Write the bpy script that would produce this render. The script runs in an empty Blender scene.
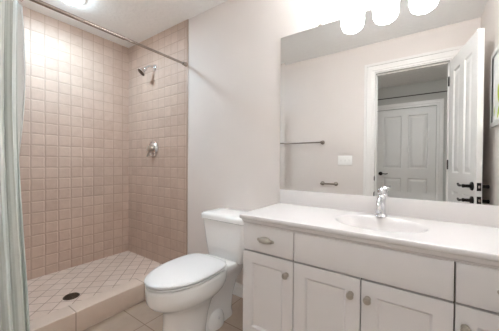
import bpy, bmesh, math, random
from mathutils import Vector, Matrix
random.seed(7)
sc = bpy.context.scene
COL = sc.collection
R = math.radians
PI = math.pi

# ------------------------------------------------------------------ camera
cam_d = bpy.data.cameras.new('camera')
cam = bpy.data.objects.new('camera', cam_d); COL.objects.link(cam)
cam_d.sensor_width = 36.0; cam_d.lens = 244.2 / 499 * 36.0
cam_d.clip_start = 0.02; cam_d.clip_end = 50
_a, _t, _r = R(34.99), R(-0.60), R(0.41)
_fw = Vector((-math.sin(_a)*math.cos(_t), math.cos(_a)*math.cos(_t), math.sin(_t)))
_rt = Vector((math.cos(_a), math.sin(_a), 0)); _up = _rt.cross(_fw)
_rt, _up = _rt*math.cos(_r) + _up*math.sin(_r), _up*math.cos(_r) - _rt*math.sin(_r)
cam.matrix_world = Matrix(((_rt.x, _up.x, -_fw.x, 0), (_rt.y, _up.y, -_fw.y, -1.576),
                           (_rt.z, _up.z, -_fw.z, 1.0793), (0, 0, 0, 1)))
sc.camera = cam

# ------------------------------------------------------------------ world, exposure
w = bpy.data.worlds.new('world'); sc.world = w; w.use_nodes = True
w.node_tree.nodes['Background'].inputs[0].default_value = (0.9, 0.95, 1.0, 1)
w.node_tree.nodes['Background'].inputs[1].default_value = 0.3
sc.view_settings.view_transform = 'Standard'
sc.view_settings.look = 'None'
sc.view_settings.gamma = 1.0
sc.view_settings.use_curve_mapping = False
sc.view_settings.exposure = 0.72
sc.cycles.diffuse_bounces = 8
sc.cycles.max_bounces = 14

SHADE_POWER = 17.0       # frosted vanity shades
SHOWER_POWER = 8.0      # recessed lamp above the shower
HALL_POWER = 1.6        # unseen fill lamp added in the hall behind the camera

def area(name, loc, size, power, color=(1, .95, .9), rot=(0, 0, 0), shape='DISK'):
    d = bpy.data.lights.new(name, 'AREA'); d.shape = shape; d.size = size; d.energy = power; d.color = color
    o = bpy.data.objects.new(name, d); COL.objects.link(o); o.location = loc; o.rotation_euler = rot
    return o
area('shower_lamp_light', (-2.37, -0.77, 2.384), 0.13, SHOWER_POWER, (.62, .84, 1))
area('hall_fill_light', (0.02, -2.05, 2.315), 0.34, HALL_POWER, (.92, .965, 1))  # downward part of the added hall fill lamp

# ------------------------------------------------------------------ materials
def srgb(r, g, b):
    f = lambda c: (c/255)/12.92 if c/255 <= .04045 else ((c/255+.055)/1.055)**2.4
    return (f(r), f(g), f(b), 1)

class NT:
    def __init__(s, name):
        s.m = bpy.data.materials.new(name); s.m.use_nodes = True
        s.t = s.m.node_tree; s.b = s.t.nodes['Principled BSDF']
    def n(s, kind, **kw):
        x = s.t.nodes.new(kind)
        for k, v in kw.items(): setattr(x, k, v)
        return x
    def set(s, sock, v):
        if isinstance(v, bpy.types.NodeSocket): s.t.links.new(v, sock)
        else: sock.default_value = v
    def math(s, op, a, b=0.0, c=0.0):
        x = s.n('ShaderNodeMath', operation=op)
        for i, v in enumerate((a, b, c)): s.set(x.inputs[i], v)
        return x.outputs[0]
    def mix(s, f, a, b, mode='MIX'):
        x = s.n('ShaderNodeMix', data_type='RGBA', blend_type=mode)
        s.set(x.inputs[0], f); s.set(x.inputs[6], a); s.set(x.inputs[7], b)
        return x.outputs[2]
    def noise(s, vec, scale, detail=3, rough=.5):
        x = s.n('ShaderNodeTexNoise'); s.t.links.new(vec, x.inputs['Vector'])
        x.inputs['Scale'].default_value = scale; x.inputs['Detail'].default_value = detail
        x.inputs['Roughness'].default_value = rough
        return x.outputs[0]
    def pos(s): return s.n('ShaderNodeNewGeometry').outputs['Position']
    def obj(s): return s.n('ShaderNodeTexCoord').outputs['Object']
    def bump(s, h, strength, dist):
        x = s.n('ShaderNodeBump'); x.inputs['Strength'].default_value = strength
        x.inputs['Distance'].default_value = dist; s.t.links.new(h, x.inputs['Height'])
        s.t.links.new(x.outputs[0], s.b.inputs['Normal'])
    def rng(s, v, a, b, c, d, smooth=False):
        x = s.n('ShaderNodeMapRange', interpolation_type='SMOOTHSTEP' if smooth else 'LINEAR')
        s.set(x.inputs[0], v)
        for i, q in enumerate((a, b, c, d)): x.inputs[i+1].default_value = q
        return x.outputs[0]

def plain(name, col, rough=.5, metal=0., spec=.5, var=.03, scale=6, bump=0., bscale=60, coat=0., bdist=.002):
    t = NT(name); p = t.obj()
    n = t.noise(p, scale)
    dark = tuple(c*(1-var) for c in col[:3]) + (1,); lite = tuple(min(1, c*(1+var)) for c in col[:3]) + (1,)
    t.set(t.b.inputs['Base Color'], t.mix(n, dark, lite))
    t.b.inputs['Roughness'].default_value = rough; t.b.inputs['Metallic'].default_value = metal
    t.b.inputs['Specular IOR Level'].default_value = spec; t.b.inputs['Coat Weight'].default_value = coat
    if bump: t.bump(t.noise(p, bscale, 4), bump, bdist)
    return t.m

def tile(name, iu, iv, pitch, pu, pv, cols, grout, gw=.03, rough=.5, pillow=.5, diag=False, mottle=18, wob=.004):
    """square tiles of PITCH metres with a grout joint through (pu, pv)"""
    t = NT(name); p = t.pos()
    s = t.n('ShaderNodeSeparateXYZ'); t.t.links.new(p, s.inputs[0])
    u, v = s.outputs[iu], s.outputs[iv]
    if wob:
        wn = t.n('ShaderNodeTexNoise'); t.t.links.new(p, wn.inputs['Vector']); wn.inputs['Scale'].default_value = 11
        sw = t.n('ShaderNodeSeparateXYZ'); t.t.links.new(wn.outputs['Color'], sw.inputs[0])
        u = t.math('ADD', u, t.math('MULTIPLY', t.math('SUBTRACT', sw.outputs[0], .5), wob*2))
        v = t.math('ADD', v, t.math('MULTIPLY', t.math('SUBTRACT', sw.outputs[1], .5), wob*2))
    u = t.math('SUBTRACT', u, pu); v = t.math('SUBTRACT', v, pv)
    if diag:
        u, v = (t.math('MULTIPLY', t.math('ADD', u, v), .70711), t.math('MULTIPLY', t.math('SUBTRACT', u, v), .70711))
    u = t.math('DIVIDE', u, pitch); v = t.math('DIVIDE', v, pitch)
    fu, fv = t.math('FLOOR', u), t.math('FLOOR', v)
    ru, rv = t.math('FRACT', u), t.math('FRACT', v)
    du = t.math('MINIMUM', ru, t.math('SUBTRACT', 1.0, ru)); dv = t.math('MINIMUM', rv, t.math('SUBTRACT', 1.0, rv))
    d = t.math('MINIMUM', du, dv)
    cx = t.n('ShaderNodeCombineXYZ'); t.t.links.new(fu, cx.inputs[0]); t.t.links.new(fv, cx.inputs[1])
    wn = t.n('ShaderNodeTexWhiteNoise', noise_dimensions='3D'); t.t.links.new(cx.outputs[0], wn.inputs['Vector'])
    rnd = wn.outputs['Value']
    n1 = t.noise(p, mottle, 5, .6); n2 = t.noise(p, mottle*.25, 2)
    f = t.math('ADD', t.math('MULTIPLY', rnd, .45), t.math('MULTIPLY', t.rng(n1, .3, .7, 0, 1), .4))
    f = t.math('ADD', f, t.math('MULTIPLY', t.rng(n2, .3, .7, 0, 1), .15))
    c = t.mix(f, cols[0], cols[1])
    m = t.rng(d, gw*.55, gw, 0, 1, True)
    t.set(t.b.inputs['Base Color'], t.mix(m, grout, c))
    t.set(t.b.inputs['Roughness'], t.rng(m, 0, 1, .85, rough))
    h = t.math('ADD', t.rng(d, gw*.5, gw*.5 + .09, 0, 1, True), t.math('MULTIPLY', t.noise(p, 45, 3), .35))
    t.bump(h, pillow, .004)
    return t.m

M = {}
M['wall'] = plain('wall_paint', srgb(227, 219, 214), .75, var=.015, bump=.12, bscale=120)
M['ceiling'] = plain('ceiling_texture_paint', srgb(240, 239, 237), .9, var=.03, scale=25, bump=1.0, bscale=30, bdist=.006)
M['hall_wall'] = plain('hall_paint', srgb(196, 195, 190), .8, var=.02)
M['trim'] = plain('white_trim_paint', srgb(236, 233, 230), .35, var=.015)
M['door'] = plain('white_door_paint', srgb(232, 230, 227), .38, var=.015)
TA = (srgb(185, 160, 144), srgb(205, 182, 166))
M['tile_left'] = tile('tumbled_tile_long_wall', 1, 2, .1030, -.0820, .0960, TA, srgb(175, 153, 138), .028)
M['tile_back'] = tile('tumbled_tile_head_wall', 0, 2, .1035, -2.7960, .0960, TA, srgb(175, 153, 138), .028)
M['tile_front'] = tile('tumbled_tile_end_wall', 0, 2, .1035, -2.7960, .0960, TA, srgb(175, 153, 138), .028)
M['pan'] = tile('shower_floor_tile', 0, 1, .1030, -2.2300, -.7400, (srgb(203, 182, 167), srgb(218, 200, 187)), srgb(160, 137, 120), .035, .5, .35, diag=True, wob=.002)
CB = (srgb(198, 177, 162), srgb(214, 196, 181))
M['curb'] = tile('curb_tile', 1, 2, .4600, -.9520, .1600, CB, srgb(166, 146, 132), .009, .45, .15, mottle=9, wob=0)
M['floor'] = tile('floor_tile', 0, 1, .3300, -1.4890, -.6500, (srgb(164, 145, 129), srgb(190, 171, 154)), srgb(136, 118, 104), .010, .45, .15, mottle=7, wob=0)
M['bullnose'] = plain('tile_edge_strip', srgb(184, 163, 148), .4, var=.06, scale=14)
M['porcelain'] = plain('white_porcelain', srgb(240, 238, 236), .12, var=.005, coat=.4)
M['seat'] = plain('white_toilet_seat', srgb(226, 225, 225), .22, var=.005)
M['cabinet'] = plain('cabinet_white_paint', srgb(226, 221, 219), .42, var=.015)
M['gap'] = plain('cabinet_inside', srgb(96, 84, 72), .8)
M['counter'] = plain('cultured_marble', srgb(226, 221, 219), .2, var=.012, scale=9, coat=.3)
M['chrome'] = plain('chrome', srgb(226, 226, 228), .08, 1., var=.01)
M['nickel'] = plain('brushed_nickel', srgb(186, 178, 168), .28, 1., var=.04, scale=30)
M['rod'] = plain('rod_nickel', srgb(168, 154, 144), .25, 1., var=.04, scale=20)
M['fixture'] = plain('wall_fixture_nickel', srgb(150, 138, 128), .3, 1., var=.04, scale=30)
M['bronze'] = plain('oil_rubbed_bronze', srgb(40, 34, 32), .35, .8, var=.2)
M['drain'] = plain('drain_bronze', srgb(92, 76, 62), .45, .8, var=.2, scale=30)
M['dark'] = plain('dark_hole', srgb(22, 18, 16), .9)
M['plastic'] = plain('white_plastic', srgb(250, 248, 245), .35, var=.01)
M['caulk'] = plain('white_caulk', srgb(228, 222, 218), .6)
M['paper'] = plain('print_paper', srgb(232, 230, 228), .7)
M['leaf'] = plain('print_green', srgb(176, 188, 62), .7, var=.25, scale=40)
M['dark_strip'] = plain('dark_brown_strip', srgb(70, 62, 58), .5, .6)

t = NT('mirror_silver'); t.b.inputs['Metallic'].default_value = 1; t.b.inputs['Roughness'].default_value = .0
t.b.inputs['Base Color'].default_value = (.79, .785, .775, 1); M['mirror'] = t.m

def glow(name, col, strength):
    t = NT(name); t.b.inputs['Base Color'].default_value = (.9, .9, .9, 1); t.b.inputs['Roughness'].default_value = .3
    p = t.obj(); n = t.noise(p, 20)
    t.set(t.b.inputs['Emission Color'], t.mix(n, col, tuple(min(1, c*1.03) for c in col[:3]) + (1,)))
    t.b.inputs['Emission Strength'].default_value = strength
    return t.m
M['shade'] = glow('lit_frosted_glass', (.88, .945, 1, 1), SHADE_POWER)
M['bulb'] = glow('lit_bulb', (.90, .955, 1, 1), 60.0)
M['hall_fill_lens'] = glow('hall_fill_glow', (.92, .965, 1, 1), 21.0)
M['lens'] = glow('lit_lamp_lens', (.68, .87, 1, 1), 38.0)

# curtain cloth: fine vertical woven stripes
t = NT('curtain_striped_cloth'); uvn = t.n('ShaderNodeUVMap'); sx = t.n('ShaderNodeSeparateXYZ'); t.t.links.new(uvn.outputs[0], sx.inputs[0])
fr = t.math('FRACT', t.math('MULTIPLY', sx.outputs[0], 46.0)); st = t.rng(t.math('ABSOLUTE', t.math('SUBTRACT', fr, .5)), .16, .24, 0, 1, True)
t.set(t.b.inputs['Base Color'], t.mix(st, srgb(222, 225, 220), srgb(236, 239, 235)))
t.b.inputs['Roughness'].default_value = .75; t.b.inputs['Sheen Weight'].default_value = .2
t.bump(t.noise(t.obj(), 160, 2), .15, .001); M['curtain'] = t.m
def translucent(t, col, f):
    tr = t.n('ShaderNodeBsdfTranslucent'); tr.inputs[0].default_value = col
    mx = t.n('ShaderNodeMixShader'); mx.inputs[0].default_value = f
    t.t.links.new(t.b.outputs[0], mx.inputs[1]); t.t.links.new(tr.outputs[0], mx.inputs[2])
    t.t.links.new(mx.outputs[0], t.t.nodes['Material Output'].inputs[0])
translucent(t, srgb(206, 212, 208), .12)
t = NT('curtain_liner_vinyl'); t.set(t.b.inputs['Base Color'], t.mix(t.noise(t.obj(), 12), srgb(226, 224, 220), srgb(236, 234, 231)))
t.b.inputs['Roughness'].default_value = .4; t.b.inputs['Transmission Weight'].default_value = .0; M['liner'] = t.m; translucent(t, srgb(232, 232, 230), .35)

# ------------------------------------------------------------------ mesh helpers
def orient(d):
    return Vector(d).normalized().to_track_quat('Z', 'Y').to_matrix()

class MB:
    def __init__(s): s.b = bmesh.new()
    def box(s, x0, x1, y0, y1, z0, z1, bev=0., seg=2):
        t = bmesh.new(); bmesh.ops.create_cube(t, size=1)
        for v in t.verts:
            v.co = Vector(((x0+x1)/2 + v.co.x*(x1-x0), (y0+y1)/2 + v.co.y*(y1-y0), (z0+z1)/2 + v.co.z*(z1-z0)))
        if bev: bmesh.ops.bevel(t, geom=t.edges[:], offset=bev, segments=seg, affect='EDGES', profile=.5)
        s.join(t); return s
    def join(s, t):
        me = bpy.data.meshes.new('_'); t.to_mesh(me); t.free(); s.b.from_mesh(me); bpy.data.meshes.remove(me)
    def loft(s, rings, cap0=True, cap1=True, closed=True):
        vs = [[s.b.verts.new(p) for p in r] for r in rings]; n = len(rings[0])
        for a, c in zip(vs, vs[1:]):
            for i in range(n if closed else n-1):
                j = (i+1) % n
                s.b.faces.new((a[i], a[j], c[j], c[i]))
        if closed and cap0: s.b.faces.new(vs[0][::-1])
        if closed and cap1: s.b.faces.new(vs[-1])
        return s
    def lathe(s, prof, o, d=(0, 0, 1), n=32, cap0=True, cap1=True, sq=None):
        m = orient(d); o = Vector(o); rings = []
        for r, h in prof:
            rings.append([o + m @ Vector((r*math.cos(2*PI*i/n), r*math.sin(2*PI*i/n), h)) for i in range(n)])
        return s.loft(rings, cap0, cap1)
    def tube(s, pts, rad, n=14, caps=True):
        pts = [Vector(p) for p in pts]; rings = []
        rad = rad if isinstance(rad, (list, tuple)) else [rad]*len(pts)
        T = [(pts[min(i+1, len(pts)-1)] - pts[max(i-1, 0)]).normalized() for i in range(len(pts))]
        N = T[0].orthogonal().normalized()
        for i, p in enumerate(pts):
            N = (N - T[i]*N.dot(T[i])).normalized(); B = T[i].cross(N)
            rr = rad[i]
            rings.append([p + N*rr*math.cos(2*PI*k/n) + B*rr*math.sin(2*PI*k/n) for k in range(n)])
        return s.loft(rings, caps, caps)
    def torus(s, o, d, R_, r_, n=24, k=10):
        m = orient(d); o = Vector(o); rings = []
        for i in range(n):
            a = 2*PI*i/n
            rings.append([o + m @ Vector(((R_ + r_*math.cos(2*PI*j/k))*math.cos(a), (R_ + r_*math.cos(2*PI*j/k))*math.sin(a), r_*math.sin(2*PI*j/k))) for j in range(k)])
        rings.append(rings[0])
        s.loft(rings, False, False); return s
    def prism(s, pts, axis, a, b):
        """closed outline extruded along axis 0/1/2 from a to b"""
        def P(u, v, w):
            c = [0, 0, 0]; o = [i for i in range(3) if i != axis]; c[axis] = w; c[o[0]] = u; c[o[1]] = v; return Vector(c)
        return s.loft([[P(u, v, a) for u, v in pts], [P(u, v, b) for u, v in pts]])
    def out(s, name, mat, parent=None, origin=None, smooth=True, ang=35, bev=0.):
        bmesh.ops.remove_doubles(s.b, verts=s.b.verts[:], dist=1e-6)
        bmesh.ops.recalc_face_normals(s.b, faces=s.b.faces[:])
        off = Vector(origin) if origin is not None else (Vector(parent['_o']) if parent is not None else Vector((0, 0, 0)))
        for v in s.b.verts: v.co -= off
        for f in s.b.faces: f.smooth = smooth
        if smooth:
            for e in s.b.edges:
                if len(e.link_faces) == 2 and e.calc_face_angle(0) > R(ang): e.smooth = False
        me = bpy.data.meshes.new(name); s.b.to_mesh(me); s.b.free(); me.materials.append(M[mat])
        o = bpy.data.objects.new(name, me); COL.objects.link(o)
        o['_o'] = list(off)
        if parent is not None: o.parent = parent
        else: o.location = off
        if bev:
            md = o.modifiers.new('bevel', 'BEVEL'); md.width = bev; md.segments = 2; md.limit_method = 'ANGLE'
        return o

def thing(name, loc, label, cat, group=None, rotz=0):
    o = bpy.data.objects.new(name, None); COL.objects.link(o); o.location = loc; o.rotation_euler = (0, 0, rotz)
    o.empty_display_size = .05
    o['_o'] = list(loc); o['label'] = label; o['category'] = cat
    if group: o['group'] = group
    return o
def tag(o, label, cat, group=None):
    o['label'] = label; o['category'] = cat
    if group: o['group'] = group
    return o
def struct(o): o['kind'] = 'structure'; return o
def arc(c, r, a0, a1, n, plane):
    """points on an arc; plane = two axis vectors"""
    return [Vector(c) + Vector(plane[0])*r*math.cos(a0+(a1-a0)*i/n) + Vector(plane[1])*r*math.sin(a0+(a1-a0)*i/n) for i in range(n+1)]
def bez(p0, p1, p2, p3, n=14):
    p0, p1, p2, p3 = map(Vector, (p0, p1, p2, p3))
    return [p0*(1-t)**3 + p1*3*t*(1-t)**2 + p2*3*t*t*(1-t) + p3*t**3 for t in [i/n for i in range(n+1)]]

# ------------------------------------------------------------------ room
XL, XR, YF, ZC = -2.880, .440, -1.513, 2.44
XT, XC0, XC1, ZCB = -1.821, -1.875, -1.752, .140          # tile end, curb inside/outside, curb top
OX0, OX1, OZ = -.428, .226, 2.097                         # doorway
YH = -3.40                                                # hall back wall
WT = .12
struct(MB().box(XL-.1, XR+1.2, YH-.1, .1, -.06, 0).out('floor', 'floor', smooth=False))
struct(MB().box(XL-.1, XR+1.2, YF-WT, .1, ZC, ZC+.06).out('ceiling', 'ceiling', smooth=False))
struct(MB().box(XL-.1, XR+1.2, YH-.1, YF-WT, ZC, ZC+.06).out('ceiling_hall', 'ceiling', smooth=False))
struct(MB().box(XL-.1, XR+.1, 0, .1, 0, ZC).out('wall_back', 'wall', smooth=False))
struct(MB().box(XL-.1, XL, YF-WT, 0, 0, ZC).out('wall_left', 'wall', smooth=False))
struct(MB().box(XR, XR+.1, YF-WT, 0, 0, ZC).out('wall_right', 'wall', smooth=False))
b = MB(); b.box(XL, OX0-.02, YF-WT, YF, 0, ZC); b.box(OX1+.02, XR, YF-WT, YF, 0, ZC); b.box(OX0-.02, OX1+.02, YF-WT, YF, OZ+.02, ZC)
struct(b.out('wall_front', 'wall', smooth=False))
# hall shell
HX0, HX1 = -1.6, 1.5
HDX0, HDX1, HDZ = -.66, .205, 2.035
b = MB(); b.box(HX0-.1, HDX0, YH-.1, YH, 0, ZC); b.box(HDX1, HX1+.1, YH-.1, YH, 0, ZC); b.box(HDX0, HDX1, YH-.1, YH, HDZ, ZC)
struct(b.out('wall_hall_back', 'hall_wall', smooth=False))
struct(MB().box(HX0-.1, HX0, YH, YF-WT, 0, ZC).out('wall_hall_left', 'hall_wall', smooth=False))
struct(MB().box(HX1, HX1+.1, YH, YF-WT, 0, ZC).out('wall_hall_right', 'hall_wall', smooth=False))
struct(MB().box(XR+.1, HX1+.1, YF-WT, YF-WT+.08, 0, ZC).out('wall_hall_front', 'hall_wall', smooth=False))

# tiled shower faces
TK = .008
struct(MB().box(XL, XL+TK, YF, 0, 0, ZC).out('wall_tile_left', 'tile_left', smooth=False))
struct(MB().box(XL+TK, XT-.022, -TK, 0, 0, ZC).out('wall_tile_back', 'tile_back', smooth=False))
struct(MB().box(XL+TK, XT-.022, YF, YF+TK, 0, ZC).out('wall_tile_front', 'tile_front', smooth=False))
b = MB(); b.box(XT-.022, XT, -TK, 0, ZCB, ZC, .003); struct(b.out('trim_1', 'bullnose'))
b = MB(); b.box(XT-.022, XT, YF, YF+TK, ZCB, ZC, .003); struct(b.out('trim_2', 'bullnose'))
struct(MB().box(XL+TK, XC0, YF+TK, -TK, 0, .012).out('floor_shower', 'pan', smooth=False))
b = MB(); b.box(XC0, XC1, YF, 0, 0, ZCB, .006, 3)
cb = b.out('shower_curb', 'curb', origin=((XC0+XC1)/2, YF/2, 0)); cb['kind'] = 'structure'

# baseboards
def base_prof(y0, s):   # (y, z) outline, s = direction into the room
    return [(y0, 0), (y0+s*.014, 0), (y0+s*.014, .075), (y0+s*.010, .084), (y0+s*.007, .095), (y0, .098)]
b = MB(); b.prism(base_prof(0, -1), 0, XC1, -.822); struct(b.out('baseboard_back', 'trim', ang=20))
b = MB(); b.prism(base_prof(YF, 1), 0, XC1, OX0-.115); struct(b.out('baseboard_front', 'trim', ang=20))

# door casing (room side) and jamb lining
def casing(x0, x1, zt, y, prof, z0=0):
    """mitred three-sided casing swept round an opening; prof = (outward, thickness) outline"""
    b = MB()
    b.loft([[(x0-a, y+t, z0) for a, t in prof], [(x0-a, y+t, zt+a) for a, t in prof], [(x1+a, y+t, zt+a) for a, t in prof], [(x1+a, y+t, z0) for a, t in prof]])
    return b
CP = [(.010, 0), (.010, .009), (.030, .010), (.033, .013), (.040, .0135), (.082, .0145), (.086, .019), (.110, .019), (.112, .017), (.112, 0)]
b = casing(OX0, OX1, OZ, YF, CP)
struct(b.out('trim_3', 'trim', smooth=False))
b = MB(); b.box(OX0-.02, OX0, YF-WT, YF, 0, OZ); b.box(OX1, OX1+.02, YF-WT, YF, 0, OZ); b.box(OX0-.02, OX1+.02, YF-WT, YF, OZ, OZ+.02)
b.box(OX0, OX0+.010, YF-WT, YF-.050, 0, OZ); b.box(OX1-.010, OX1, YF-WT, YF-.050, 0, OZ); b.box(OX0, OX1, YF-WT, YF-.050, OZ-.010, OZ)
jamb = struct(b.out('trim_4', 'trim', smooth=False))
# strike plate on the jamb
b = MB(); b.box(OX0, OX0+.0015, YF-.040, YF-.002, .885, .945); b.box(OX0-.004, OX0+.002, YF-.004, YF+.004, .895, .935)
b.out('strike_plate', 'bronze', jamb, smooth=False)

# ------------------------------------------------------------------ doors (built in local space, hinge edge at x=0, leaf along +x)
def panel_door(name, W, H, T, side_hw=1):
    """one door leaf: stiles and rails, four raised panels; local y is the thickness"""
    st, mid, top, lock0, lock1, bot = .105, .09, .115, .84, 1.00, .20
    root_b = MB()
    root_b.box(0, st, -T/2, T/2, .008, H); root_b.box(W-st, W, -T/2, T/2, .008, H)
    cx0, cx1 = W/2-mid/2, W/2+mid/2
    root_b.box(st, W-st, -T/2, T/2, .008, bot); root_b.box(st, W-st, -T/2, T/2, lock0, lock1); root_b.box(st, W-st, -T/2, T/2, H-top, H)
    root_b.box(cx0, cx1, -T/2, T/2, bot, lock0); root_b.box(cx0, cx1, -T/2, T/2, lock1, H-top)
    d = root_b.out(name, 'door', smooth=False); struct(d)
    for (x0, x1) in ((st, cx0), (cx1, W-st)):
        for (z0, z1) in ((bot, lock0), (lock1, H-top)):
            p = MB()
            for s in (-1, 1):
                rings = []
                for ins, dep in ((0, T/2), (.006, T/2-.001), (.014, T/2-.011), (.020, T/2-.012), (.024, T/2-.012), (.060, T/2-.004), (.064, T/2-.004)):
                    rings.append([(x0+ins, s*dep, z0+ins), (x1-ins, s*dep, z0+ins), (x1-ins, s*dep, z1-ins), (x0+ins, s*dep, z1-ins)])
                p.loft(rings, False, True)
            p.box(x0, x1, -.004, .004, z0, z1)
            p.out('panel', 'door', d, smooth=False)
    return d

def lever(parent, x, z, y, s, dirx):
    """rosette + wave lever on the face at local y; s = outward side"""
    b = MB(); b.lathe([(.034, 0), (.034, .003), (.030, .009), (.018, .012), (.013, .016), (.012, .045), (.014, .052), (.014, .060), (.006, .064)], (x, y, z), (0, s, 0), 28)
    pts = bez((x, y+s*.054, z), (x+dirx*.04, y+s*.056, z+.014), (x+dirx*.07, y+s*.056, z-.020), (x+dirx*.118, y+s*.054, z+.010), 16)
    rad = [.0105 - .0045*math.sin(PI*min(1, i/9)) if i < 9 else .0075 + .0025*math.sin((i-9)/7*PI) for i in range(17)]
    b.tube(pts, rad)
    o = b.out('lever_handle', 'bronze', parent); o['label'] = 'dark bronze lever handle'; return o

DW, DH, DT = .645, 2.072, .035
door = panel_door('door_1', DW, DH, DT)
# hinge on the +x jamb; open, leaf swung into the room past square towards the right wall
DA = R(79.8)
door.location = (.336 - DW*math.cos(DA) + DT/2*math.sin(DA), -.862 - DW*math.sin(DA) - DT/2*math.cos(DA), 0); door.rotation_euler = (0, 0, DA)
lever(door, DW-.065, .915, DT/2, 1, -1); lever(door, DW-.065, .915, -DT/2, -1, -1)
b = MB(); b.box(DW, DW+.0015, -.0125, .0125, .885, .945); o = b.out('latch_plate', 'bronze', door, smooth=False); o['label'] = 'dark latch plate'
b = MB(); b.box(DW+.0015, DW+.008, -.006, .006, .906, .924, .002); b.out('latch_bolt', 'nickel', door)
for z in (.22, 1.03, 1.84):
    b = MB(); b.lathe([(.007, 0), (.007, .09), (.004, .094)], (-.004, DT/2+.004, z), (0, 0, 1), 12)
    b.box(-.002, .0, -.014, .014, z, z+.09); b.out('hinge', 'bronze', door)

hd = panel_door('door_2', HDX1-HDX0-.006, HDZ-.004, .035)
hd.location = (HDX0+.003, YH-.030, 0)
lever(hd, .068, .905, .0175, 1, 1)
b = casing(HDX0, HDX1, HDZ, YH, [(0, 0), (0, .012), (.035, .013), (.038, .018), (.088, .018), (.090, .016), (.090, 0)])
struct(b.out('trim_5', 'trim', smooth=False))
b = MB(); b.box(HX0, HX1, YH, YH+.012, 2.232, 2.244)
struct(b.out('trim_6', 'dark_strip', smooth=False))  # thin dark strip standing in for the dark line across the hall wall
b = MB(); b.prism(base_prof(YH, 1), 0, HX0, HDX0-.09); struct(b.out('baseboard_hall', 'trim', ang=20))
b = MB(); b.prism(base_prof(YH, 1), 0, HDX1+.09, HX1); struct(b.out('baseboard_hall_right', 'trim', ang=20))
# unseen hall fill lamp, added to light the vanity front through the doorway
t_ = thing('hall_fill_lamp', (0.02, -2.05, ZC), 'added round white fill lamp, unseen, in the hall outside the doorway', 'ceiling lamp')
MB().lathe([(.17, 0), (.17, -.02), (.155, -.028)], (0.02, -2.05, ZC)).out('pan', 'plastic', t_)
MB().lathe([(.150, -.028), (.148, -.07), (.12, -.10), (.06, -.115), (.0, -.118)], (0.02, -2.05, ZC), cap1=False).out('diffuser', 'hall_fill_lens', t_)

# ------------------------------------------------------------------ vanity
VX0, VX1, VY = -.820, .440, -.445
ZD0, ZD1, ZP0, ZP1 = .115, .588, .596, .736
t_ = thing('vanity_cabinet', ((VX0+VX1)/2, VY/2, 0), 'white painted bathroom vanity cabinet under the long sink counter', 'cabinet')
b = MB(); b.box(VX0, VX0+.018, VY, 0, 0, .742); b.box(VX1-.018, VX1, VY, 0, 0, .742)
b.box(VX0+.018, VX1-.018, VY+.07, VY+.085, 0, .10); b.box(VX0+.018, VX1-.018, VY, -.002, .10, .115)
b.out('carcass', 'cabinet', t_, smooth=False, bev=.001)
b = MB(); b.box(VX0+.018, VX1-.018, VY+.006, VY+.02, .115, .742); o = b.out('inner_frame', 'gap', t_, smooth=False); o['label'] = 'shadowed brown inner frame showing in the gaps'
c1, c2, c3 = -.5095, -.2010, .1040
G = .0025
FY0, FY1 = VY-.018, VY+.004
b = MB(); b.box(VX0, VX1, FY0+.0015, VY+.006, .7375, .746); b.out('top_rail', 'cabinet', t_, smooth=False)
def slab(nm, x0, x1, z0, z1):
    b = MB(); b.box(x0, x1, FY0, FY1, z0, z1, .0022); return b.out(nm, 'cabinet', t_)
def shaker(x0, x1, z0, z1):
    b = MB(); f = .058
    b.box(x0, x0+f, FY0, FY1, z0, z1); b.box(x1-f, x1, FY0, FY1, z0, z1)
    b.box(x0+f, x1-f, FY0, FY1, z0, z0+f); b.box(x0+f, x1-f, FY0, FY1, z1-f, z1)
    rings = [[(x0+f+i, FY0+d, z0+f+i), (x1-f-i, FY0+d, z0+f+i), (x1-f-i, FY0+d, z1-f-i), (x0+f+i, FY0+d, z1-f-i)] for i, d in ((0, 0), (.004, .003), (.010, .0085))]
    b.loft(rings, False, False)
    d = b.out('door', 'cabinet', t_, smooth=False)
    p = MB(); p.box(x0+f+.0005, x1-f-.0005, FY0+.008, FY0+.014, z0+f, z1-f); p.out('panel', 'cabinet', d, smooth=False)
    return d
def knob(parent, x, z):
    b = MB(); b.lathe([(.0125, 0), (.0125, .002), (.007, .004), (.0055, .012), (.008, .015), (.0148, .020), (.0155, .024), (.0130, .029), (.0085, .0305), (.0075, .0325), (.0, .033)], (x, FY0, z), (0, -1, 0), 28, cap1=False)
    b.out('knob', 'nickel', parent)
def cup(parent, x, z):
    """bin pull: a quarter dome open below, with end ears"""
    b = MB(); W_, D_, H_ = .040, .026, .028; rings = []
    for i in range(13):
        a = PI*i/12
        ring = []
        for j in range(9):
            e = (PI/2)*j/8
            ring.append((x - W_*math.cos(a)*(math.cos(e)*.25+.75 if j else 1), FY0 - D_*math.sin(a)**.8*math.cos(e)**.6 - .001, z - .010 + H_*math.sin(e)*(.35+.65*math.sin(a)**.5)))
        rings.append(ring)
    b.loft(rings, False, False, closed=False)
    b.box(x-W_-.008, x+W_+.008, FY0-.002, FY0, z-.011, z+.006, .0008)
    for s in (-1, 1):
        b.lathe([(.007, 0), (.007, .002), (.003, .004), (0, .0045)], (x+s*(W_+.006), FY0, z-.003), (0, -1, 0), 14, cap1=False)
    b.tube([(x-W_, FY0-.001, z-.010), (x-W_*.7, FY0-D_*.72, z-.010), (x, FY0-D_, z-.010), (x+W_*.7, FY0-D_*.72, z-.010), (x+W_, FY0-.001, z-.010)], .0016, 8)
    b.out('cup_pull', 'nickel', parent)
d1 = slab('drawer', VX0+.002, c1-G, ZP0, ZP1); cup(d1, -.672, .668)
slab('false_front', c1+G, c3-G, ZP0, ZP1)
d2 = slab('drawer', c3+G, VX1-.004, ZP0, ZP1); cup(d2, .262, .668)
for x0, x1, kx in ((VX0+.002, c1-G, -.546), (c1+G, c2-G, -.240), (c2+G, c3-G, -.173), (c3+G, VX1-.004, .133)):
    d = shaker(x0, x1, ZD0, ZD1); knob(d, kx, .517)

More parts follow.
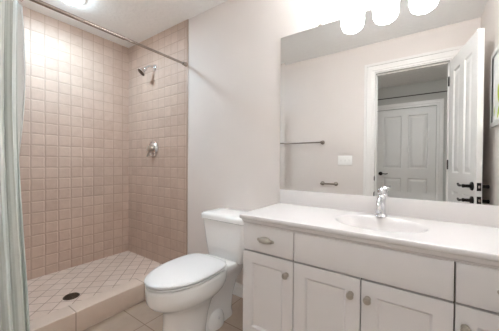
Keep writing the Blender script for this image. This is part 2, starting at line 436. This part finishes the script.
# countertop with integral bowl
CX0, CX1, CY, ZT = -.828, .440, -.488, .793
SX, SY, SA, SB, SD = -.166, -.240, .200, .158, .135
t_ = thing('vanity_countertop', ((CX0+CX1)/2, CY/2, .746), 'long off-white one-piece sink countertop on the vanity', 'countertop')
b = MB(); NX, NY = 150, 62; y1 = -.018
def ztop(x, y):
    r = math.hypot((x-SX)/SA, (y-SY)/SB)
    if r >= 1.01: return ZT
    if r > .94: return ZT - .010*((1.01-r)/.07)**2
    return ZT - .010 - (SD-.010)*(1 - (r/.94)**4.0)
g = [[b.b.verts.new((CX0+.004 + (CX1-CX0-.004)*i/NX, CY+.006 + (y1-CY-.006)*j/NY, 0)) for j in range(NY+1)] for i in range(NX+1)]
for col in g:
    for v in col: v.co.z = ztop(v.co.x, v.co.y)
for i in range(NX):
    for j in range(NY): b.b.faces.new((g[i][j], g[i+1][j], g[i+1][j+1], g[i][j+1]))
# front lip and left end as one swept profile
prof = [(.006, 0), (.0025, -.0008), (.0, -.004), (-.0005, -.012), (.0, -.020), (.004, -.0235), (.010, -.0245), (.0105, -.034), (.014, -.041), (.019, -.0455), (.024, -.047)]
ringsF = []
for k, (ins, dz) in enumerate(prof):
    il = ins if ins > 0 else 0
    ringsF.append([(CX1, CY+ins, ZT+dz), (CX0+min(il, .004) + max(0, il-.004), CY+ins, ZT+dz), (CX0+il, y1, ZT+dz)])
rf = []
for k, (ins, dz) in enumerate(prof):
    x = CX0 + (ins if k else .004); rf.append([(CX1, CY+ins, ZT+dz), (x, CY+ins, ZT+dz), (x, -.0005, ZT+dz)])
b.loft(rf, closed=False)
b.b.faces.new([b.b.verts.new(p) for p in ((CX0+.024, CY+.024, ZT-.047), (CX1, CY+.024, ZT-.047), (CX1, VY+.01, ZT-.047), (CX0+.024, VY+.01, ZT-.047))])
b.b.faces.new([b.b.verts.new(p) for p in ((CX0+.004, y1, ZT), (CX1, y1, ZT), (CX1, -.0005, ZT), (CX0+.004, -.0005, ZT))])
b.out('slab', 'counter', t_, ang=50)
b = MB(); b.box(CX0+.004, CX1, -.018, -.0005, ZT-.002, .892, .003); b.out('backsplash', 'counter', t_)
b = MB(); b.box(CX1-.018, CX1-.0005, CY+.012, -.018, ZT-.002, .892, .003); b.out('side_splash', 'counter', t_)
b = MB(); b.lathe([(.024, .0015), (.024, .004), (.018, .005), (.016, .002), (.0, .001)], (SX, SY, ZT-SD), n=24, cap0=True, cap1=False); b.out('sink_drain', 'chrome', t_)

# faucet
fx, fy = -.172, -.070
t_ = thing('faucet', (fx, fy, ZT), 'small chrome single-lever faucet at the back of the sink', 'faucet')
b = MB(); b.lathe([(.030, 0), (.030, .004), (.026, .009), (.021, .014), (.0195, .030), (.0185, .070), (.020, .085), (.0215, .100), (.020, .110), (.013, .117), (.012, .120)], (fx, fy, ZT)); b.out('body', 'chrome', t_)
b = MB(); sp = bez((fx, fy-.008, ZT+.075), (fx, fy-.07, ZT+.120), (fx, fy-.118, ZT+.108), (fx, fy-.122, ZT+.050), 16)
b.tube(sp, [.0135 - .003*i/16 for i in range(17)], 16); b.lathe([(.0125, 0), (.0125, .014), (.0105, .016)], (fx, fy-.1222, ZT+.040), n=20); b.out('spout', 'chrome', t_)
b = MB(); b.lathe([(.012, .120), (.019, .124), (.021, .134), (.019, .146), (.012, .154), (.0, .157)], (fx, fy, ZT), cap1=False)
b.tube([(fx, fy, ZT+.142), (fx+.012, fy+.004, ZT+.148), (fx+.024, fy+.008, ZT+.153), (fx+.034, fy+.010, ZT+.156)], [.008, .007, .006, .0075], 12)
b.out('lever', 'chrome', t_)

# wall mirror, shallow bright border band all round
MX0, MX1, MZ0, MZ1 = -.831, .430, .893, 1.976
t_ = thing('wall_mirror', ((MX0+MX1)/2, 0, MZ0), 'large frameless wall mirror standing on the backsplash', 'mirror')
yb, yf, bw = -.0005, -.0060, .034
o4 = [(MX0, MZ0), (MX1, MZ0), (MX1, MZ1), (MX0, MZ1)]; i4 = [(MX0+bw, MZ0+bw), (MX1-bw, MZ0+bw), (MX1-bw, MZ1-bw), (MX0+bw, MZ1-bw)]
b = MB(); b.b.faces.new([b.b.verts.new((x, yf, z)) for x, z in i4]); b.out('glass', 'mirror', t_, smooth=False)
b = MB(); b.loft([[(x, yf, z) for x, z in i4], [(x, yf-.0020, z) for x, z in o4], [(x, yb, z) for x, z in o4]], False, False); b.out('bevelled_border', 'mirror', t_, smooth=False)
for x in (-.546, .1):
    b = MB(); b.box(x-.011, x+.011, -.012, -.0005, MZ1-.004, MZ1+.010, .002); b.out('clip', 'fixture', t_)

# vanity light: backplate, three arms and shades
LX, LY = (-.369, -.182, .005), -.112
t_ = thing('vanity_light', (LX[1], 0, 2.12), 'three-shade vanity wall light glowing above the mirror', 'wall light')
b = MB(); b.box(LX[0]-.10, LX[2]+.10, -.022, -.0005, 2.075, 2.15, .006); b.out('back_plate', 'nickel', t_)
for x in LX:
    a = MB(); a.tube([(x, -.02, 2.112), (x, LY+.07, 2.112), (x, LY+.07, 2.060)], .007, 12); a.torus((x, LY, 2.060), (0, 0, 1), .072, .003, 36, 8)
    a.out('arm', 'nickel', t_)
    s = MB(); s.lathe([(.064, 2.085), (.068, 2.092), (.071, 2.085), (.071, 2.040), (.070, 2.000), (.066, 1.970), (.058, 1.950), (.045, 1.940), (.025, 1.936), (.0, 1.935)], (x, LY, 0), n=36, cap0=False, cap1=False)
    sh = s.out('shade', 'shade', t_)
    u = MB(); u.lathe([(.0, 2.030), (.050, 2.030), (.050, 2.020), (.020, 2.010), (.0, 2.000)], (x, LY, 0), n=28, cap0=False, cap1=False); u.out('bulb', 'bulb', sh)

# ------------------------------------------------------------------ toilet
TX = -1.180
t_ = thing('toilet', (TX, -.42, 0), 'white two-piece toilet with closed lid between the vanity and shower', 'toilet')
def egg(yn, yb, wd, z, n=56, sq=2.0):
    yc = yb - (yb-yn)*.42
    pts = []
    for i in range(n):
        a = 2*PI*i/n; c, s = math.cos(a), math.sin(a)
        if s < 0: pts.append((TX + wd*c, yc + (yc-yn)*s, z))
        else:
            e = 2/sq; pts.append((TX + wd*math.copysign(abs(c)**e, c), yc + (yb-yc)*abs(s)**e, z))
    return pts
def rrect(x0, x1, y0, y1, r, z, n=7, dome=0):
    pts = []
    for cx, cy, a0 in ((x1-r, y1-r, 0), (x0+r, y1-r, PI/2), (x0+r, y0+r, PI), (x1-r, y0+r, 3*PI/2)):
        for i in range(n+1): pts.append((cx + r*math.cos(a0+PI/2*i/n), cy + r*math.sin(a0+PI/2*i/n), z))
    return pts
b = MB()
secs = [(-.725, -.46, .118, 0, 2.6), (-.725, -.46, .118, .012, 2.6), (-.718, -.45, .110, .05, 2.5), (-.716, -.42, .107, .14, 2.4), (-.718, -.38, .110, .21, 2.4),
        (-.732, -.34, .124, .235, 2.4), (-.765, -.31, .142, .255, 2.4), (-.798, -.29, .160, .278, 2.4), (-.815, -.28, .172, .303, 2.4), (-.820, -.275, .176, .330, 2.4), (-.822, -.27, .178, .370, 2.4), (-.821, -.27, .177, .382, 2.4), (-.812, -.275, .170, .388, 2.4)]
b.loft([egg(a, c, w_, z, sq=q) for a, c, w_, z, q in secs])
# rear body with trapway, and the deck under the tank
b.loft([rrect(TX-.098, TX+.098, -.56, -.19, .06, 0), rrect(TX-.098, TX+.098, -.56, -.19, .06, .012), rrect(TX-.088, TX+.088, -.55, -.19, .06, .05), rrect(TX-.078, TX+.078, -.55, -.17, .05, .13), rrect(TX-.080, TX+.080, -.55, -.13, .05, .22), rrect(TX-.105, TX+.105, -.56, -.08, .04, .305), rrect(TX-.130, TX+.130, -.48, -.05, .04, .340), rrect(TX-.132, TX+.132, -.46, -.045, .04, .374), rrect(TX-.127, TX+.127, -.455, -.05, .04, .380)])
for s in (-1, 1):   # trapway relief and bolt feet
    b.loft([[(TX+s*.045 + q*.075*math.cos(2*PI*k/28), -.385 + q*.095*math.sin(2*PI*k/28), z) for k in range(28)] for q, z in ((1, 0), (1.02, .015), (.98, .045), (.86, .075), (.66, .098), (.36, .110), (.05, .114))])
bowl = b.out('bowl', 'porcelain', t_, ang=60)
for s in (-1, 1):
    b = MB(); b.lathe([(.014, -.02), (.014, .010), (.010, .016), (.0, .018)], (TX+s*.098, -.385, .062), (s, 0, .9), n=18, cap1=False); b.out('bolt_cap', 'seat', t_)
# seat and lid
b = MB(); b.loft([egg(-.806, -.335, .166, .393, sq=3.6), egg(-.822, -.330, .178, .3965, sq=3.6), egg(-.822, -.330, .178, .403, sq=3.6), egg(-.812, -.335, .170, .4065, sq=3.6)]); b.out('seat', 'seat', t_, ang=60)
b = MB(); b.loft([egg(-.790, -.345, .155, .409, sq=3.6), egg(-.806, -.335, .168, .4125, sq=3.6), egg(-.825, -.328, .181, .4135, sq=3.6), egg(-.826, -.327, .182, .420, sq=3.6), egg(-.820, -.331, .177, .4255, sq=3.6), egg(-.796, -.348, .158, .4285, sq=3.6), egg(-.68, -.40, .08, .4305, sq=3.6)]); b.out('seat_lid', 'seat', t_, ang=60)
for s in (-1, 1):
    for yy in (-.74, -.40):
        b = MB(); b.box(TX+s*(.10 if yy < -.6 else .155)-.008, TX+s*(.10 if yy < -.6 else .155)+.008, yy-.015, yy+.015, .386, .394, .002); b.out('seat_bumper', 'seat', t_)
for s in (-1, 1):
    b = MB(); b.box(TX+s*.075-.022, TX+s*.075+.022, -.335, -.300, .3805, .416, .006, 3); b.out('seat_hinge', 'seat', t_)
KX = TX + .002
# tank and lid
b = MB(); b.loft([rrect(KX-.150, KX+.150, -.205, -.045, .045, .352), rrect(KX-.168, KX+.168, -.226, -.030, .045, .368), rrect(KX-.180, KX+.180, -.234, -.024, .04, .46), rrect(KX-.199, KX+.199, -.242, -.020, .036, .60), rrect(KX-.203, KX+.203, -.244, -.018, .034, 0.654)]); b.out('tank', 'porcelain', t_, ang=50)
b = MB(); b.loft([rrect(KX-.206, KX+.206, -.247, -.014, .036, 0.652), rrect(KX-.217, KX+.217, -.258, -.006, .042, 0.658), rrect(KX-.218, KX+.218, -.259, -.006, .042, 0.682), rrect(KX-.215, KX+.215, -.256, -.008, .042, 0.691), rrect(KX-.206, KX+.206, -.247, -.014, .042, 0.698), rrect(KX-.180, KX+.180, -.225, -.03, .042, 0.702), rrect(KX-.120, KX+.120, -.18, -.07, .03, 0.704)]); b.out('tank_lid', 'porcelain', t_, ang=50)

# ------------------------------------------------------------------ shower fittings
rx, rz = -1.842, 2.013
t_ = thing('shower_curtain_rod', (rx, YF/2, rz), 'straight brushed nickel curtain rod across the shower opening', 'curtain rod')
b = MB(); b.lathe([(.0125, 0), (.0125, .9)], (rx, YF+TK, rz), (0, 1, 0), 20); b.out('outer_tube', 'rod', t_)
b = MB(); b.lathe([(.0100, 0), (.0100, -YF-.9-2*TK)], (rx, YF+TK+.9, rz), (0, 1, 0), 20); b.out('inner_tube', 'rod', t_)
for y, s in ((-TK, -1), (YF+TK, 1)):
    b = MB(); b.lathe([(.020, 0), (.020, .010), (.0175, .014), (.0165, .040), (.0135, .043)], (rx, y, rz), (0, s, 0), 24); b.out('end_cap', 'rod', t_)

hx, hz = -2.352, 2.092
t_ = thing('showerhead', (hx, 0, hz), 'chrome shower head on a short bent arm high on the tiled wall', 'shower head')
b = MB(); b.lathe([(.036, 0), (.036, .003), (.028, .011), (.014, .014)], (hx, -TK, hz), (0, -1, 0), 28); b.out('flange', 'chrome', t_)
ax = bez((hx, -TK, hz), (hx, -.05, hz+.010), (hx-.010, -.075, hz+.004), (hx-.018, -.095, hz-.030), 12)
b = MB(); b.tube(ax, .0095, 14); b.out('arm', 'chrome', t_)
hd_ = Vector((-.028, -.075, -.085)).normalized(); p0 = Vector(ax[-1])
b = MB(); b.lathe([(.013, -.006), (.017, .004), (.017, .016), (.013, .022), (.019, .032), (.034, .052), (.043, .062), (.044, .070)], p0, hd_, 28); b.out('head', 'chrome', t_)
b = MB(); b.lathe([(.041, .070), (.041, .0725), (.036, .0745), (.0, .076)], p0, hd_, 28, cap1=False); o = b.out('spray_face', 'drain', t_); o['label'] = 'dark grey spray face'

vx, vz = -2.368, 1.224
t_ = thing('shower_valve', (vx, 0, vz), 'round chrome shower valve with lever handle on tiled wall', 'shower valve')
b = MB(); b.lathe([(.084, 0), (.085, .004), (.082, .008), (.074, .009), (.071, .0065), (.067, .010), (.058, .020), (.044, .024), (.036, .025)], (vx, -TK, vz), (0, -1, 0), 40); b.out('escutcheon', 'chrome', t_)
b = MB(); b.lathe([(.030, .013), (.028, .030), (.032, .036), (.034, .050), (.030, .062), (.016, .068), (.0, .069)], (vx, -TK, vz), (0, -1, 0), 28, cap1=False)
b.tube([(vx, -.055, vz-.02), (vx-.012, -.062, vz-.05), (vx-.022, -.066, vz-.085)], [.010, .0085, .0095], 12); b.out('handle', 'nickel', t_)

dx, dy = -2.252, -.805
t_ = thing('shower_drain', (dx, dy, .012), 'round dark bronze drain cover set in the shower floor tiles', 'drain')
b = MB(); b.lathe([(.056, 0), (.056, .002), (.052, .0035), (.047, .0030)], (dx, dy, .012), n=36, cap1=False); b.torus((dx, dy, .0145), (0, 0, 1), .049, .0035, 32, 8); b.out('ring', 'drain', t_)
b = MB(); b.lathe([(.046, .0012), (.046, .0022)], (dx, dy, .012), n=32); b.out('well', 'dark', t_)
b = MB()
for k in range(-4, 5):
    h = math.sqrt(.045**2 - (k*.0100)**2); b.box(dx+k*.010-.0028, dx+k*.010+.0028, dy-h, dy+h, .0138, .0160)
b.box(dx-.045, dx+.045, dy-.003, dy+.003, .0138, .0162); b.out('grate', 'drain', t_, smooth=False)

lx, ly = -2.37, -.77
t_ = thing('shower_ceiling_lamp', (lx, ly, ZC), 'round white ceiling lamp glowing above the shower', 'ceiling lamp')
b = MB(); b.lathe([(.105, 0), (.105, -.006), (.098, -.012), (.088, -.014), (.080, -.010)], (lx, ly, ZC), n=40, cap1=False); b.out('trim_ring', 'plastic', t_)
b = MB(); b.lathe([(.080, -.010), (.078, -.026), (.064, -.040), (.035, -.049), (.0, -.052)], (lx, ly, ZC), n=40, cap1=False); b.out('lens', 'lens', t_)

# curtain: pleated cloth and inner liner bunched at the end of the rod
def pleats(name, mat, parent, y0, y1, xc_top, xc_bot, z0, z1, nf, amp, seed, edge=None, thick=.0015, nz=46):
    rnd = random.Random(seed); ph = [rnd.uniform(-.5, .5) for _ in range(60)]; am = [rnd.uniform(.65, 1.25) for _ in range(60)]
    NU = nf*16; bm = bmesh.new(); uvl = bm.loops.layers.uv.new('uv'); g = []
    for i in range(NU+1):
        u = i/NU; col = []
        for j in range(nz+1):
            v = j/nz; z = z1 + (z0-z1)*v
            k = u*nf; f = int(min(k, nf-1)); A = amp*(.55+.55*v**.5)*(am[f]*(1-(k-f)) + am[f+1]*(k-f))
            s = math.sin(2*PI*k + ph[f]*.8 + .5*math.sin(3.1*v+f))
            pinch = 1 - .10*math.sin(PI*v)*math.sin(2.2*u+seed)
            x = xc_top + (xc_bot-xc_top)*v + A*s*pinch + .012*math.sin(5*v + u*4)
            y = y0 + (y1-y0)*u + .010*math.sin(4*PI*k + ph[f]*2)*(.4+.6*v) + .014*math.sin(4.2*v+seed)*u
            if edge: y += edge(v)*u**3
            col.append(bm.verts.new((x, y, z)))
        g.append(col)
    for i in range(NU):
        for j in range(nz):
            f = bm.faces.new((g[i][j], g[i+1][j], g[i+1][j+1], g[i][j+1])); f.smooth = True
            for l, (a, c) in zip(f.loops, ((i, j), (i+1, j), (i+1, j+1), (i, j+1))): l[uvl].uv = (a/NU, c/nz)
    off = Vector(parent['_o'])
    for v in bm.verts: v.co -= off
    me = bpy.data.meshes.new(name); bm.to_mesh(me); bm.free(); me.materials.append(M[mat])
    o = bpy.data.objects.new(name, me); COL.objects.link(o); o.parent = parent; o['_o'] = list(off)
    md = o.modifiers.new('thick', 'SOLIDIFY'); md.thickness = thick; md.offset = 0
    return o
t_ = thing('shower_curtain', (rx, -1.33, rz), 'grey-green striped shower curtain bunched at one end of the rod', 'shower curtain')
pleats('cloth', 'curtain', t_, -1.475, -1.192, rx+.006, rx+.145, .050, rz-.035, 6, .034, 3, edge=lambda v: .006*v)
pleats('liner', 'liner', t_, -1.470, -1.178, rx-.028, rx-.075, .060, rz-.040, 5, .020, 8, edge=lambda v: .016*math.sin(2.6*PI*v-.6)+.006)
y = -1.455
for k in range(9):
    b = MB(); b.torus((rx, y, rz-.010), (.15*math.sin(k*2.1), 1, 0), .026, .0017, 22, 8)
    b.lathe([(.0, -.005), (.0045, -.002), (.005, .002), (.0, .005)], (rx+.018, y, rz-.032), n=10, cap0=False, cap1=False)
    b.out('ring', 'nickel', t_); y += .034

# ------------------------------------------------------------------ things on the door wall, seen in the mirror
def post(b, x, z, ry, reach):
    b.lathe([(.026, 0), (.026, .004), (.019, .010), (.011, .014), (.010, reach-.014), (.014, reach-.008), (.016, reach), (.014, reach+.010), (.006, reach+.015)], (x, ry, z), (0, 1, 0), 24)
t_ = thing('towel_bar', (-1.31, YF, 1.345), 'long brushed nickel towel bar on the wall, seen in the mirror', 'towel bar')
for x in (-1.605, -1.020):
    b = MB(); post(b, x, 1.345, YF, .055); b.out('post', 'fixture', t_)
b = MB(); b.lathe([(.008, 0), (.008, .585)], (-1.605, YF+.055, 1.345), (1, 0, 0), 16); b.out('bar', 'fixture', t_)
t_ = thing('toilet_paper_holder', (-.932, YF, .829), 'short empty nickel toilet paper holder on the wall, seen in the mirror', 'paper holder')
for x in (-1.015, -.850):
    b = MB(); post(b, x, .829, YF, .050); b.out('post', 'fixture', t_)
b = MB(); b.lathe([(.0105, 0), (.0105, .165)], (-1.015, YF+.050, .829), (1, 0, 0), 16); b.out('roller', 'fixture', t_)
sx0, sx1, sz0, sz1 = -.828, -.663, 1.060, 1.176
t_ = thing('light_switch_plate', ((sx0+sx1)/2, YF, sz0), 'white three-gang light switch plate on wall, seen in the mirror', 'light switch')
b = MB(); b.box(sx0, sx1, YF, YF+.006, sz0, sz1, .003); b.out('plate', 'plastic', t_)
for k in range(3):
    xx = sx0 + .0365 + k*.046
    b = MB(); b.box(xx-.006, xx+.006, YF+.004, YF+.0075, sz0+.045, sz0+.071, .001); b.box(xx-.004, xx+.004, YF+.004, YF+.017, sz0+.058, sz0+.068, .0015); b.out('toggle', 'plastic', t_)

# framed botanical print on the right wall
t_ = thing('framed_print', (XR, -.62, 1.33), 'white framed print with a green leaf on wall behind open door, seen in mirror', 'picture')
py0, py1, pz0, pz1, fw_ = -.965, -.330, 1.350, 1.890, .035
b = MB(); b.box(XR-.020, XR-.0005, py0, py0+fw_, pz0, pz1, .003); b.box(XR-.020, XR-.0005, py1-fw_, py1, pz0, pz1, .003)
b.box(XR-.020, XR-.0005, py0+fw_, py1-fw_, pz0, pz0+fw_, .003); b.box(XR-.020, XR-.0005, py0+fw_, py1-fw_, pz1-fw_, pz1, .003); b.out('frame', 'trim', t_)
b = MB(); b.box(XR-.010, XR-.001, py0+fw_, py1-fw_, pz0+fw_, pz1-fw_); pp = b.out('paper', 'paper', t_, smooth=False)
b = MB()
def leaf(y, z, ang, L, Wd):
    n = 10; d = Vector((0, math.sin(ang), math.cos(ang))); q = Vector((0, math.cos(ang), -math.sin(ang))); o = Vector((XR-.0106, y, z))
    left = [o + d*L*i/n + q*Wd*math.sin(PI*i/n)**.8 for i in range(n+1)]; right = [o + d*L*i/n - q*Wd*math.sin(PI*i/n)**.8 for i in range(n-1, 0, -1)]
    lo = left + right; b.loft([[p for p in lo], [p + Vector((.0005, 0, 0)) for p in lo]])
for y, z, a, L, Wd in ((-.885, 1.425, .15, .075, .011), (-.80, 1.40, .7, .12, .022), (-.76, 1.50, -.2, .14, .025), (-.70, 1.56, .5, .13, .024), (-.68, 1.44, 1.0, .12, .02)): leaf(y, z, a, L, Wd)
b.out('leaf_motif', 'leaf', pp)
for o in bpy.data.objects:
    if '_o' in o: del o['_o']
